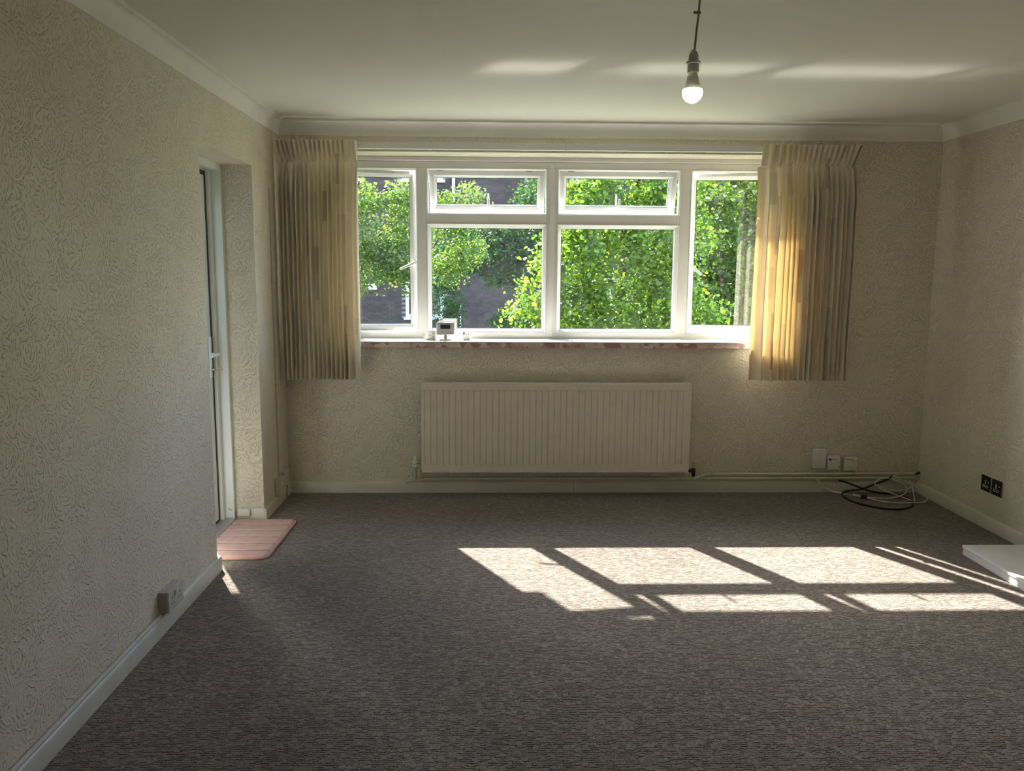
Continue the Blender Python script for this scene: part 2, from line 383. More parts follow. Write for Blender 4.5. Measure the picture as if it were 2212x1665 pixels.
# ------------------------------------------------------------------ window
YF = 5.56                                       # inner face of the frame
win = thing('window_1', 'wide white upvc window of four lights, two fanlights and both casements ajar', kind='structure')
def bar(name, x0, x1, z0, z1, y0=YF, y1=YF+.07, bev=.003): return put(name, B(x0, x1, y0, y1, z0, z1, bev=bev, seg=1), 'upvc', win)
WX = dict(l0=-.98, m1a=-.49, m1b=-.429, ca=.373, cb=.443, m3a=1.264, m3b=1.335, r1=1.872)
ZB, ZT0, ZT1, ZH = 1.052, 1.783, 1.843, 2.143
bar('frame_jamb', -1.04, WX['l0'], 1.012, 2.213); bar('frame_jamb', WX['r1'], 1.925, 1.012, 2.213)
bar('frame_head', WX['l0'], WX['r1'], ZH, 2.186); bar('frame_base', WX['l0'], WX['r1'], 1.012, ZB)
bar('head_trim', -1.04, 1.885, 2.187, 2.215, YF-.012, YF+.05)
bar('mullion', WX['m1a'], WX['m1b'], ZB, ZH); bar('mullion', WX['m3a'], WX['m3b'], ZB, ZH)
bar('mullion', WX['ca'], WX['cb'], ZB, ZH); bar('coupling_strip', .394, .42, 1.03, 2.18, YF-.006, YF+.02, .002)
bar('transom', WX['m1b'], WX['ca'], ZT0, ZT1); bar('transom', WX['cb'], WX['m3a'], ZT0, ZT1)
BEAD = [(0, YF-.001), (.004, YF-.004), (.012, YF+.004), (.027, YF+.022), (.029, YF+.034), (0, YF+.034)]
STEP = [(-.001, YF-.001), (.004, YF-.003), (.010, YF+.004), (.013, YF+.02), (.013, YF+.03), (-.001, YF+.03)]
for x0, x1 in ((WX['m1b'], WX['ca']), (WX['cb'], WX['m3a'])):
    put('glazing_bead', ring(NB(), x0, x1, ZB, ZT0, BEAD), 'upvc', win)
    put('frame_step', ring(NB(), x0, x1, ZT1, ZH, STEP), 'upvc', win)
    put('gasket', ring(NB(), x0+.027, x1-.027, ZB+.027, ZT0-.027, [(0, YF+.033), (.004, YF+.033), (.004, YF+.038), (0, YF+.038)]), 'rubber', win)
    put('pane', B(x0+.01, x1-.01, YF+.038, YF+.042, ZB+.01, ZT0-.01), 'glass', win)
for x0, x1 in ((WX['l0'], WX['m1a']), (WX['m3b'], WX['r1'])):
    put('frame_step', ring(NB(), x0, x1, ZB, ZH, STEP), 'upvc', win)

def sash(name, w, h, rail, parent_label):
    """sash built with its lower left corner at the origin, inner face at y=0, pane in the middle; returns frame, children added to it"""
    prof = [(0, .0), (rail-.022, 0), (rail-.018, .002), (rail-.004, .016), (rail, .024), (rail, .052), (0, .052)]
    f = put(name, ring(NB(), 0, w, 0, h, prof), 'upvc', win)
    p = put('pane', B(rail-.008, w-rail+.008, .03, .034, rail-.008, h-rail+.008), 'glass', f)
    put('gasket', ring(NB(), rail-.004, w-rail+.004, rail-.004, h-rail+.004, [(0, .0235), (.0065, .0235), (.0065, .029), (0, .029)]), 'rubber', f)
    return f
def handle(f, at, ang, length=.11):
    """lever handle on a sash, pivot at (x,z), pointing along ang in the plane of the sash"""
    x, z = at; d = Vector((math.cos(ang), 0, math.sin(ang)))
    bm = B(x-.013, x+.013, -.012, 0, z-.028, z+.028, bev=.005)
    p0 = Vector((x, -.016, z))
    tube([p0 + Vector((0, .012, 0)), p0 + Vector((0, -.022, 0))], .009, 10, bm=bm)
    pts = [p0 + Vector((0, -.024, 0)) - d*.012, p0 + Vector((0, -.027, 0)) + d*.03, p0 + Vector((0, -.03, 0)) + d*(length*.7), p0 + Vector((0, -.028, 0)) + d*length]
    tube(pts, [.009, .0085, .0085, .007], 10, bm=bm)
    autosmooth(put('handle', bm, 'upvc', f), 40)
def vent(f, x0, x1, z):
    v = put('trickle_vent', B(x0, x1, -.016, .002, z-.011, z+.011, bev=.004), 'upvc', f)
    for t in (.25, .72):
        put('screw_cap', lathe([(.005, -.019), (.005, -.014)], (x0+(x1-x0)*t, 0, z), 10, axis='y'), 'agedp', v)
SW = WX['m1a']-WX['l0']-.006; SH = ZH-ZB-.006
# left casement, hinged on its left side, swung a little outward
f = sash('casement_sash', SW, SH, .052, ''); f.location = (WX['l0']+.003, YF+.022, ZB+.003); f.rotation_euler = (0, 0, math.radians(8.))
handle(f, (SW-.022, .47), math.radians(205)); vent(f, .05, SW-.05, SH-.020)
# right casement, hinged on its right side
SW = WX['r1']-WX['m3b']-.006
f = sash('casement_sash', SW, SH, .052, ''); a = math.radians(-9.)
f.rotation_euler = (0, 0, a); f.location = (WX['r1']-.003 - SW*math.cos(a), YF+.022 - SW*math.sin(a), ZB+.003)
handle(f, (.022, .47), math.radians(-42)); vent(f, .05, SW-.05, SH-.020)
# fanlights, hinged along the top, pushed out at the bottom
for x0, x1 in ((WX['m1b'], WX['ca']), (WX['cb'], WX['m3a'])):
    w, h = x1-x0-.028, ZH-ZT1-.012
    f = sash('fanlight_sash', w, h, .050, '')
    a = math.radians(17); f.rotation_euler = (a, 0, 0)      # tip the foot outward about the head
    f.location = (x0+.014, YF+.026 + h*math.sin(a), ZH-.014 - h*math.cos(a))
    handle(f, (w*.5+.01, .022), math.radians(91), .095)
    for s in (.055, w-.13):
        put('hinge_block', B(s, s+.045, -.006, .02, h, h+.009), 'rubber', f)
# sill board
sl = thing('window_sill', 'glossy white window sill with a pink triangle patterned front edge', kind='structure')
put('sill_board', B(-1.035, 1.88, 5.312, YF+.02, 1.0085, 1.015, bev=.002), 'sill', sl)
put('sill_core', B(-1.035, 1.88, YB+.004, YF+.02, 1.0, 1.0085), 'agedp', sl)
put('patterned_edge', B(-1.0, 1.86, 5.317, YB+.004, .974, 1.0085, bev=.001, seg=1), 'pattern', sl)

# ------------------------------------------------------------------ door in the left recess
dr = thing('door_1', 'white glazed door set back in the left wall recess with lever handle and key', kind='structure')
DX = -1.507
put('door_frame', B(DX-.10, DX, DR[1]-.036, DR[1]+.01, -.02, DR[2]+.0, bev=.003, seg=1), 'doorw', dr)
put('door_frame', B(DX-.10, DX, DR[0]-.01, DR[0]+.036, -.02, DR[2]+.0, bev=.003, seg=1), 'doorw', dr)
put('door_head', B(DX-.10, DX, DR[0]+.036, DR[1]-.036, DR[2]-.036, DR[2]+.01, bev=.003, seg=1), 'doorw', dr)
put('frame_stop', B(DX-.085, DX-.052, DR[1]-.078, DR[1]-.036, 0, DR[2]-.036, bev=.004), 'doorw', dr)
put('threshold', B(DX-.12, DX+.012, DR[0]+.03, DR[1]-.03, -.02, .022, bev=.004), 'alloy', dr)
leaf_x0, leaf_x1 = -1.655, -1.578
ly0, ly1, lz0, lz1 = DR[0]+.045, DR[1]-.100, .03, DR[2]-.065
def yz_ring(bm, y0, y1, z0, z1, prof):
    cs = [[bm.verts.new(p) for p in ((x, y0+d, z0+d), (x, y1-d, z0+d), (x, y1-d, z1-d), (x, y0+d, z1-d))] for d, x in prof]
    n = len(cs)
    for k in range(n):
        for i in range(4):
            j = (i+1) % 4; bm.faces.new((cs[k][i], cs[k][j], cs[(k+1) % n][j], cs[(k+1) % n][i]))
    bmesh.ops.recalc_face_normals(bm, faces=bm.faces[:]); return bm
lf = put('door_leaf', yz_ring(NB(), ly0, ly1, lz0, lz1, [(0, leaf_x1), (.058, leaf_x1), (.062, leaf_x1-.002), (.080, leaf_x1-.016), (.082, leaf_x1-.03), (.082, leaf_x0), (0, leaf_x0)]), 'doorw', dr)
put('gasket', yz_ring(NB(), ly0-.022, ly1+.022, lz0-.022, lz1+.022, [(0, leaf_x1+.001), (.024, leaf_x1+.001), (.024, leaf_x1-.02), (0, leaf_x1-.02)]), 'rubber', lf)
put('pane', B(-1.618, -1.612, ly0+.07, ly1-.07, lz0+.07, lz1-.07), 'dglass', lf)
hb = B(leaf_x1, leaf_x1+.011, ly1-.050, ly1-.020, .865, 1.10, bev=.005)
autosmooth(put('handle_plate', hb, 'doorw', lf))
hb = tube([(leaf_x1+.008, ly1-.035, 1.0), (leaf_x1+.05, ly1-.035, 1.0)], .009, 10)
tube([(leaf_x1+.048, ly1-.030, 1.0), (leaf_x1+.052, ly1-.08, 1.0), (leaf_x1+.05, ly1-.15, .998)], [.010, .010, .008], 10, bm=hb)
autosmooth(put('lever_handle', hb, 'doorw', lf), 40)
put('lock_barrel', lathe([(.009, 0), (.009, .02)], (leaf_x1+.008, ly1-.035, .915), 12, axis='x'), 'brass2', lf)
kb = B(leaf_x1+.026, leaf_x1+.045, ly1-.0365, ly1-.0335, .912, .918)
lathe([(.013, -.0018), (.013, .0018)], (leaf_x1+.053, ly1-.035, .915), 14, kb, axis='y')
key = put('key', kb, 'brass2', lf)

# ------------------------------------------------------------------ radiator
def radiator():
    r = thing('radiator', 'long cream fluted panel radiator under the window', 'radiator', loc=(0, 0, 0))
    x0, x1, z0, z1, yf = -.447, 1.305, .165, .752, 5.232
    n = 43; pitch = (x1-x0-.03)/n; za, zb = z0+.055, z1-.052
    sec = []
    for k in range(n):
        a = x0+.015+k*pitch
        sec += [(a, 0), (a+.003, .0045), (a+.0055, .0045), (a+.0085, 0)]
    bm = NB(); lo, hi = [], []
    sec = [(x0, 0)] + sec + [(x1, 0)]
    rows = []
    for z, k in ((z0, 0), (za-.008, 0), (za, 1), (zb, 1), (zb+.006, 0), (z1, 0)):
        rows.append([bm.verts.new((x, yf+d*k, z)) for x, d in sec])
    for i in range(len(rows)-1):
        for j in range(len(sec)-1): bm.faces.new((rows[i][j], rows[i][j+1], rows[i+1][j+1], rows[i+1][j]))
    # returns to make it a solid tray
    bk = [[bm.verts.new((sec[j][0], yf+.018, z)) for j in (0, -1)] for z in (z0, z1)]
    b = [rows[0], rows[-1]]
    bm.faces.new([*rows[0][::-1], bk[0][0], bk[0][1]]); bm.faces.new([*rows[-1], bk[1][1], bk[1][0]])
    bm.faces.new([row[0] for row in rows] + [bk[1][0], bk[0][0]]); bm.faces.new([row[-1] for row in rows][::-1] + [bk[0][1], bk[1][1]])
    bm.faces.new((bk[0][0], bk[1][0], bk[1][1], bk[0][1]))
    bmesh.ops.recalc_face_normals(bm, faces=bm.faces[:])
    put('front_panel', bm, 'rad', r)
    put('rear_panel', B(x0+.01, x1-.01, 5.292, 5.306, z0, z1-.005, bev=.004), 'rad', r)
    put('top_rail', B(x0-.003, x1+.003, yf-.004, 5.308, z1-.046, z1-.002, bev=.003), 'rad', r)
    put('bottom_rail', B(x0+.002, x1-.002, yf-.003, yf+.016, z0-.004, z0+.012, bev=.003), 'rad', r)
    # dabs of paint along the foot of the flutes
    for k in range(n):
        a = x0+.022+k*pitch
        box(bm := NB(), a, a+.014, yf-.0025, yf+.002, za-.010, za-.004, bev=.001, seg=1); put('weld_dab', bm, 'rad', r)
    put('end_cap', B(x0-.006, x0+.001, yf+.008, 5.30, z0+.01, z1-.006, bev=.002), 'rad', r)
    put('end_cap', B(x1-.001, x1+.006, yf+.008, 5.30, z0+.01, z1-.006, bev=.002), 'rad', r)
    for x in (-.1, .95): put('wall_bracket', B(x, x+.03, 5.30, YB, z0+.06, z1-.06), 'rad', r)
    # thermostatic valve on the left
    vx, vy = -.498, 5.27
    v = autosmooth(put('thermostatic_valve', lathe([(.010, .112), (.010, .15), (.013, .152), (.013, .172), (.010, .176), (.010, .19)], (vx, vy, 0), 14), 'vgreen', r))
    autosmooth(put('valve_cap', lathe([(.013, .186), (.0205, .192), (.0215, .206), (.019, .235), (.017, .237), (.0165, .262), (.012, .266)], (vx, vy, 0), 18), 'valve', v), 40)
    for a in range(6):
        t = a*math.pi/3+.3; put('grip_slot', B(vx+.0205*math.cos(t)-.004, vx+.0205*math.cos(t)+.004, vy+.0205*math.sin(t)-.002, vy+.0205*math.sin(t)+.002, .212, .216), 'hole', v)
    put('valve_tail', tube([(vx, vy, .178), (x0+.01, vy, .178)], .008, 10), 'vgreen', v)
    # lockshield valve on the right
    vx = 1.348
    v = autosmooth(put('lockshield_valve', lathe([(.009, .125), (.012, .135), (.014, .16), (.012, .18), (.009, .185)], (vx, vy, 0), 14), 'dark', r))
    tube([(vx, vy, .162), (x1-.004, vy, .168)], .012, 10, bm=(tb := NB())); autosmooth(put('valve_tail', tb, 'dark', v))
    autosmooth(put('valve_cap', lathe([(.010, .184), (.010, .214), (.008, .217)], (vx, vy, 0), 14), 'brass', v))
    return r
radiator()
def pipe(label, pts, r, clips, cap=False):
    e = thing('heating_pipe', label, 'pipe')
    autosmooth(put('pipe_run', tube(spline(pts, 8), r, 12), 'pipe', e), 60)
    if cap: put('end_cap', tube([(2.868, 5.305, .132), (2.885, 5.29, .146)], .009, 8), 'dark', e)
    for x, z in clips:
        put('pipe_clip', tube([(x-.007, 5.318, z), (x+.007, 5.318, z)], r+.003, 12, bm=box(NB(), x-.006, x+.006, 5.318, YB, z-.004, z+.004)), 'vgreen', e)
pipe('upper cream heating pipe running right from the dark radiator valve', [(1.348, 5.27, .128), (1.350, 5.272, .108), (1.372, 5.295, .106), (1.43, 5.314, .121), (1.50, 5.318, .129), (2.0, 5.318, .130), (2.88, 5.318, .134)], .0085, [(1.487, .128), (2.44, .132)], cap=True)
pipe('lower cream heating pipe running under the whole radiator', [(-.498, 5.27, .125), (-.496, 5.272, .104), (-.47, 5.285, .096), (-.40, 5.312, .098), (0, 5.318, .099), (1.2, 5.318, .099), (2.0, 5.318, .100), (2.86, 5.318, .103)], .0085, [(.41, .099), (1.487, .099), (2.44, .101)])
e = autosmooth(put('pipe_tail', tube(spline([(-.497, 5.27, .118), (-.50, 5.268, .104), (-.53, 5.262, .098), (-.56, 5.262, .088)], 5), [.0095]*16, 10), 'vgreen'), 50)
tag(e, 'chipped greenish drain elbow under the white radiator valve', 'pipe elbow')

# ------------------------------------------------------------------ curtains and track
tr = thing('curtain_track', 'white curtain track running above the window', 'curtain track')
put('rail', B(-1.31, .462, 5.268, 5.300, 2.222, 2.262, bev=.003), 'upvc', tr)
put('rail', B(.464, 2.32, 5.268, 5.300, 2.222, 2.262, bev=.003), 'upvc', tr)
for x in (-1.1, -.3, .46, 1.2, 2.0): put('bracket', B(x, x+.02, 5.296, YB, 2.235, 2.255), 'upvc', tr)
def curtain(label, xs, seed, lean, y0=5.235, ztop=2.262, zbot=.778, lead=None):
    """xs: x of every pleat from end to end; the cloth folds forward at each pleat and back between them"""
    r = random.Random(seed); e = thing('curtain', label, 'curtain', 'patchwork curtains at the window', loc=(0, 0, 0))
    zp = ztop-.128; n = len(xs)-1; S = 14
    zs = [ztop-k*.016 for k in range(7)] + [zp+.016, zp+.006, zp, zp-.008, zp-.02, zp-.04, zp-.07, zp-.11] + [zp-.16-(zp-.16-zbot)*k/26 for k in range(27)]
    amp = [r.uniform(.75, 1.2) for _ in range(n+1)]; ph = [r.uniform(0, 6.3) for _ in range(n+1)]; dr_ = [r.uniform(-1, 1) for _ in range(n+1)]
    twist = [r.uniform(-.5, .5) for _ in range(n+1)]
    grid = []
    for z in zs:
        top = max(0, (z-zp)/(ztop-zp)); low = max(0, (zp-z)/(zp-zbot)); pin = math.exp(-((z-zp)/.014)**2)
        row = []
        for k in range(n):
            w = xs[k+1]-xs[k]
            for s in range(S):
                t = s/S
                c = .5+.5*math.cos(2*math.pi*t)
                A = amp[k]*(1-t)+amp[k+1]*t
                depth = min(.055, .026+.8*w)
                if z >= zp:
                    fin = 1-(1-c)**1.7
                    y = -(depth*(.35+.45*top)*fin*(1-.4*pin))*A
                    lk = lean*(k/n if lean > 0 else 1-k/n); x = xs[k]+w*t + lk*(top-.3)*1.1*(1+.3*dr_[k]) - .16*w*math.sin(2*math.pi*t)*(.3+.7*pin) + .10*w*math.sin(2*math.pi*t)*top
                else:
                    q = min(1, low*7); shape = 1-(1-c)**(1.2+2.6*q)
                    y = -(depth*(.35+.75*q)*shape*(1-.35*pin))*A + .004*math.sin(z*9+ph[k])*q
                    y += .004*q*math.sin(4*math.pi*t+ph[k])*min(1, w/.05)
                    x = xs[k]+w*t - (.14+.05*q)*w*math.sin(2*math.pi*t) + .16*w*twist[k]*math.sin(2*math.pi*t)*q + .005*dr_[k]*math.sin(3*low+ph[k])
                if lead: x -= .02*low*max(0, 1-abs(x-lead)/.2)
                row.append((x, y0+y+(.065*max(0, 1-abs(x-lead+.02*low)/.07)*(z < zp) if lead else 0), z))
        row.append((xs[-1]+max(0, lean)*(top-.3)*1.1*(z >= zp), y0+.004, z)); grid.append(row)
    m = len(grid[0]); arc = [0.]; mid = grid[25]
    for j in range(1, m): arc.append(arc[-1] + (Vector(mid[j])-Vector(mid[j-1])).length)
    def piece(name, r0, r1):
        bm = NB(); uvl = bm.loops.layers.uv.new('UVMap'); V = [[bm.verts.new(p) for p in grid[i]] for i in range(r0, r1+1)]
        for i in range(r1-r0):
            for j in range(m-1):
                fc = bm.faces.new((V[i][j], V[i+1][j], V[i+1][j+1], V[i][j+1]))
                for lp, (a, b) in zip(fc.loops, ((i, j), (i+1, j), (i+1, j+1), (i, j+1))): lp[uvl].uv = (arc[b], zs[r0+a])
        return put(name, bm, 'curtain', e, smooth=True)
    ip = zs.index(zp)
    piece('pleated_heading', 0, ip); piece('drape', ip, len(zs)-1)
    return e
packL = [-1.318, -1.288] + [-1.262+.0278*k for k in range(14)] + [-.832]
curtain('bunched patchwork curtain hanging left of the window beside the door wall', packL, 3, -.02)
packR = [1.690, 1.748, 1.808, 1.852] + [1.885+.0322*k for k in range(13)] + [2.296]
curtain('bunched patchwork curtain right of the window glowing with sun near its edge', packR, 11, .03, lead=1.690)

# ------------------------------------------------------------------ pendant bulb
def pendant():
    c = Vector((.582, 2.45, 0)); e = thing('pendant_light', 'bare lit light bulb hanging from the ceiling on a grey cord', 'pendant light')
    cx, cy = c.x, c.y
    put('ceiling_rose', lathe([(.03, 2.4), (.03, 2.385), (.012, 2.368)], c, 20), 'holder', e)
    autosmooth(put('cord', tube(spline([(cx+.014, cy, 2.375), (cx+.013, cy, 2.30), (cx+.011, cy, 2.22), (cx+.005, cy, 2.15), (cx+.002, cy, 2.10)], 6), .0033, 8), 'cord', e), 60)
    put('cord_clip', B(cx-.005, cx+.016, cy-.003, cy+.004, 2.205, 2.212, bev=.001, seg=1), 'cord', e)
    h = autosmooth(put('lamp_holder', lathe([(.004, 2.108), (.009, 2.102), (.0135, 2.093), (.0148, 2.078), (.0148, 2.07)], c, 24), 'holder', e), 40)
    autosmooth(put('shade_ring', lathe([(.0150, 2.074), (.0205, 2.0735), (.021, 2.071), (.0205, 2.0685), (.0150, 2.068)], c, 24), 'holder', h), 40)
    autosmooth(put('skirt', lathe([(.0162, 2.068), (.0168, 2.046), (.0165, 2.043), (.013, 2.043)], c, 24), 'holder', h), 40)
    b = autosmooth(put('bulb_body', lathe([(.0125, 2.046), (.0130, 2.038), (.0155, 2.034), (.0185, 2.018), (.0225, 2.004), (.0265, 1.997), (.0285, 1.995)], c, 28), 'bulbw', e), 50)
    g = [(.0285, 1.9952)] + [(.029*math.sin(a), 1.988-.029*math.cos(a)) for a in [math.pi*(.60-.58*k/12) for k in range(13)]] + [(.0005, 1.959)]
    put('bulb_globe', lathe(g, c, 28), 'globe', b, smooth=True)
pendant()

# ------------------------------------------------------------------ things on the sill
ZS = 1.0155
def thermostat():
    e = thing('room_thermostat', 'white wireless room thermostat with dark display standing on the sill', 'thermostat')
    bm = B(-.362, -.240, 5.428, 5.452, 1.048, 1.133, bev=.010, seg=3); autosmooth(put('front_case', bm, 'greyp', e), 40)
    bm = B(-.352, -.234, 5.452, 5.474, 1.053, 1.140, bev=.008, seg=3); autosmooth(put('back_case', bm, 'plastic', e), 40)
    put('display', B(-.334, -.270, 5.4265, 5.43, 1.089, 1.117), 'lcd', e)
    for x in (-.347, -.255):
        for z in (1.112, 1.102, 1.092): put('button', B(x, x+.008, 5.4268, 5.43, z-.003, z+.003), 'agedp', e)
    put('brand_mark', B(-.268, -.253, 5.4272, 5.43, 1.059, 1.0625), 'ink', e)
    put('stand_neck', B(-.312, -.292, 5.440, 5.456, 1.018, 1.056, bev=.003), 'greyp', e)
    put('stand_foot', B(-.342, -.262, 5.415, 5.485, ZS-.0005, 1.021, bev=.003), 'plastic', e)
thermostat()
def adaptor():
    e = thing('plug_adaptor', 'square white plug-in socket adaptor left of the thermostat on the sill', 'adaptor')
    put('body', B(-.425, -.368, 5.425, 5.468, ZS, 1.077, bev=.004), 'plastic', e)
    put('side_body', B(-.434, -.425, 5.430, 5.462, ZS, 1.055, bev=.002), 'plastic', e)
    for x, z, w, h in ((-.4035, 1.0465, .008, .004), (-.384, 1.058, .004, .007), (-.384, 1.035, .004, .007)):
        put('pin_hole', B(x-w/2, x+w/2, 5.4242, 5.427, z-h/2, z+h/2), 'hole', e)
    put('earth_pin', B(-.451, -.434, 5.442, 5.446, 1.048, 1.054), 'brass', e)
    for y in (5.435, 5.453): put('live_pin', B(-.449, -.434, y, y+.004, 1.026, 1.032), 'brass', e)
adaptor()
def plug():
    e = thing('mains_plug', 'white three-pin plug lying pins up on the sill', 'plug')
    put('body', B(-.190, -.137, 5.420, 5.462, ZS, 1.047, bev=.007, seg=3), 'plastic', e)
    put('rim', B(-.192, -.135, 5.418, 5.464, 1.036, 1.042, bev=.002), 'plastic', e)
    put('earth_pin', B(-.183, -.175, 5.435, 5.439, 1.046, 1.069), 'black', e)
    for x in (-.165, -.153):
        p = put('live_pin', B(x, x+.005, 5.445, 5.449, 1.046, 1.054), 'black', e); put('pin_tip', B(x, x+.005, 5.445, 5.449, 1.054, 1.064), 'brass', p)
plug()

# ------------------------------------------------------------------ sockets and boxes
def left_socket():
    e = thing('double_socket', 'surface mounted white double socket on the skirting of the left wall', 'socket')
    y0, y1, z0, z1, x = 3.185, 3.345, .088, .178, XL
    put('back_box', B(x, x+.034, y0+.002, y1-.002, z0+.002, z1-.002, bev=.002), 'greyp', e)
    fp = put('face_plate', B(x+.034, x+.043, y0, y1, z0, z1, bev=.003), 'agedp', e)
    xf = x+.043
    for c in (y0+.042, y1-.042):
        for dy, dz, w, h in ((0, .008, .004, .010), (-.011, -.014, .007, .004), (.011, -.014, .007, .004)):
            put('pin_hole', B(xf-.002, xf+.0006, c+dy-w/2, c+dy+w/2, z0+.045+dz-h/2, z0+.045+dz+h/2), 'hole', fp)
        put('rocker_switch', B(xf-.001, xf+.005, c-.006+(.03 if c < 3.26 else -.03), c+.006+(.03 if c < 3.26 else -.03), z0+.052, z0+.076, bev=.002), 'plastic', fp)
    return e
left_socket()
def corner_box():
    e = thing('junction_box', 'small white junction box on the left wall near the window corner', 'junction box')
    put('body', B(XL, XL+.034, 4.985, 5.115, .073, .178, bev=.004), 'agedp', e)
    put('cover', B(XL+.034, XL+.040, 4.99, 5.11, .078, .173, bev=.002), 'agedp', e)
    put('screw', lathe([(.004, .039), (.004, .042)], (XL, 5.05, .12), 10, axis='x'), 'chrome', e)
    put('side_box', B(XL, XL+.03, 5.135, 5.25, .076, .185, bev=.003), 'agedp', e)
    put('lead', tube(spline([(XL+.036, 5.113, .11), (XL+.042, 5.128, .10), (XL+.036, 5.14, .075), (XL+.030, 5.16, .03), (XL+.03, 5.19, .012)], 5), .0022, 6), 'cableb', e)
    t = put('vertical_conduit', B(XL, XL+.008, 5.078, 5.094, .18, 1.965, bev=.002), 'agedp')
    tag(t, 'thin vertical conduit strip on the left wall above the junction box', 'conduit')
corner_box()
def reveal_box():
    e = thing('alarm_contact', 'little rounded white contact box on the skirting inside the door recess', 'sensor box')
    y = DR[1]-.017
    autosmooth(put('case', B(-1.492, -1.418, y-.022, y, .028, .074, bev=.009, seg=3), 'plastic', e), 40)
    for k, z in enumerate((.066, .061)):
        put('wire', tube(spline([(-1.49, y-.012, z-.012), (-1.505, y-.014, z-.004), (-1.53, y-.02, z+.008), (-1.54, DR[1]-.04, z+.012)], 4), .0014, 5), 'brass', e)
reveal_box()
def wall_box(label, x0, x1, z0, z1, d, marks, screws, tail):
    e = thing('telephone_box', label, 'telephone box', 'white boxes above the pipes on the window wall')
    put('base', B(x0, x1, YB-.012, YB, z0, z1, bev=.002), 'agedp', e)
    c = autosmooth(put('cover', B(x0+.002, x1-.002, YB-d, YB-.010, z0+.002, z1-.002, bev=.006, seg=3), 'plastic', e), 40)
    for x, z in screws: put('screw', lathe([(.0028, -.001), (.0028, .003)], (x, YB-d, z), 10, axis='y'), 'dark', c)
    for kind, x, z, w, h in marks:
        if kind == 'disc': put('printed_disc', lathe([(w, -.0006), (w, .002)], (x, YB-d, z), 18, axis='y'), 'blue', c)
        else: put('printed_mark', B(x, x+w, YB-d-.0005, YB-d+.002, z, z+h), 'ink', c)
    if tail: put('lead', tube(tail, .003, 6), 'cablew', e)
wall_box('tallest blank white telephone box, nearest the radiator', 2.163, 2.257, .168, .304, .034, [], [(2.176, .19), (2.244, .186)], [(2.185, YB-.006, .17), (2.184, YB-.006, .14)])
lett = lambda x, z, n, s: [('bar', x+k*s, z+(.001 if k % 3 == 1 else 0), s*.62, .0042 if k % 2 else .0055) for k in range(n)]
wall_box('middle white telephone box printed with a small blue disc', 2.262, 2.353, .157, .258, .030, [('disc', 2.281, .230, .009, 0)] + lett(2.294, .2275, 8, .0042), [(2.270, .182), (2.343, .182)], [(2.276, YB-.006, .158), (2.272, YB-.006, .135)])
wall_box('rightmost white telephone box printed with a short line of lettering', 2.378, 2.470, .150, .247, .032, lett(2.389, .2275, 9, .0044) + [('bar', 2.430, .2265, .003, .006), ('bar', 2.435, .224, .006, .005)], [(2.388, .173), (2.462, .173)], None)
def right_socket():
    e = thing('black_socket', 'glossy black double socket with chrome strips on the right wall', 'socket')
    x = XR
    for k, (y1, y0) in enumerate(((4.622, 4.528), (4.520, 4.426))):
        p = put('plate', B(x-.008, x, y0, y1, .214, .304, bev=.002), 'black', e); c = (y0+y1)/2; xf = x-.008
        for dy, dz, w, h in ((.004, .012, .010, .024), (.018, -.014, .020, .014), (-.012, -.014, .020, .014)):
            bm = yz_ring(NB(), c+dy-w/2, c+dy+w/2, .256+dz-h/2, .256+dz+h/2, [(0, xf-.001), (.0026, xf-.001), (.0026, xf+.001), (0, xf+.001)])
            put('socket_outline', bm, 'plastic', p)
        put('rocker_switch', B(xf-.003, xf+.001, c-.036, c-.024, .266, .288, bev=.001), 'black', p)
        put('switch_mark', B(xf-.0036, xf, c-.034, c-.026, .270, .275), 'plastic', p)
    put('chrome_strip', B(x-.009, x, 4.519, 4.529, .214, .304, bev=.001), 'chrome', e)
    put('chrome_strip', B(x-.009, x, 4.412, 4.427, .214, .304, bev=.001), 'chrome', e)
right_socket()

# ------------------------------------------------------------------ cables in the right corner
tag(autosmooth(put('black_cable', tube(spline([(2.335, 5.285, .092), (2.374, 5.28, .085), (2.507, 5.27, .036), (2.59, 5.262, .016), (2.709, 5.235, .008), (2.744, 5.124, .008), (2.703, 5.009, .008), (2.648, 4.946, .008), (2.561, 4.90, .008), (2.475, 4.919, .008), (2.398, 4.987, .008), (2.346, 5.076, .008), (2.334, 5.185, .008), (2.355, 5.262, .012), (2.40, 5.28, .022), (2.493, 5.285, .032), (2.583, 5.29, .065), (2.655, 5.288, .092), (2.705, 5.297, .118)], 7), .0062, 8), 'cableb'), 60),
    'thick black cable looped on the carpet in the right corner', 'cable')
wc = thing('white_cable', 'thin white cable coiled in loose loops over the black cable', 'cable')
for pts in ([(2.467, 5.167, .012), (2.513, 5.133, .014), (2.603, 5.125, .016), (2.694, 5.165, .017), (2.775, 5.245, .02), (2.792, 5.27, .045), (2.766, 5.28, .074), (2.716, 5.287, .094), (2.657, 5.29, .108), (2.609, 5.285, .101), (2.579, 5.28, .079), (2.593, 5.275, .055), (2.66, 5.25, .022), (2.714, 5.158, .012), (2.737, 5.074, .010), (2.761, 5.099, .010), (2.81, 5.205, .014), (2.832, 5.27, .045), (2.82, 5.295, .09)],
            [(2.467, 5.160, .010), (2.505, 5.067, .016), (2.605, 5.034, .010), (2.707, 5.017, .017), (2.79, 5.041, .012), (2.862, 5.13, .014), (2.872, 5.235, .03), (2.86, 5.27, .05), (2.82, 5.285, .074), (2.754, 5.29, .099), (2.69, 5.29, .108)],
            [(2.593, 5.283, .062), (2.663, 5.275, .034), (2.745, 5.275, .026), (2.807, 5.28, .036), (2.850, 5.29, .06)]):
    autosmooth(put('loop', tube(spline(pts, 7), .0037, 7), 'cablew', wc), 60)
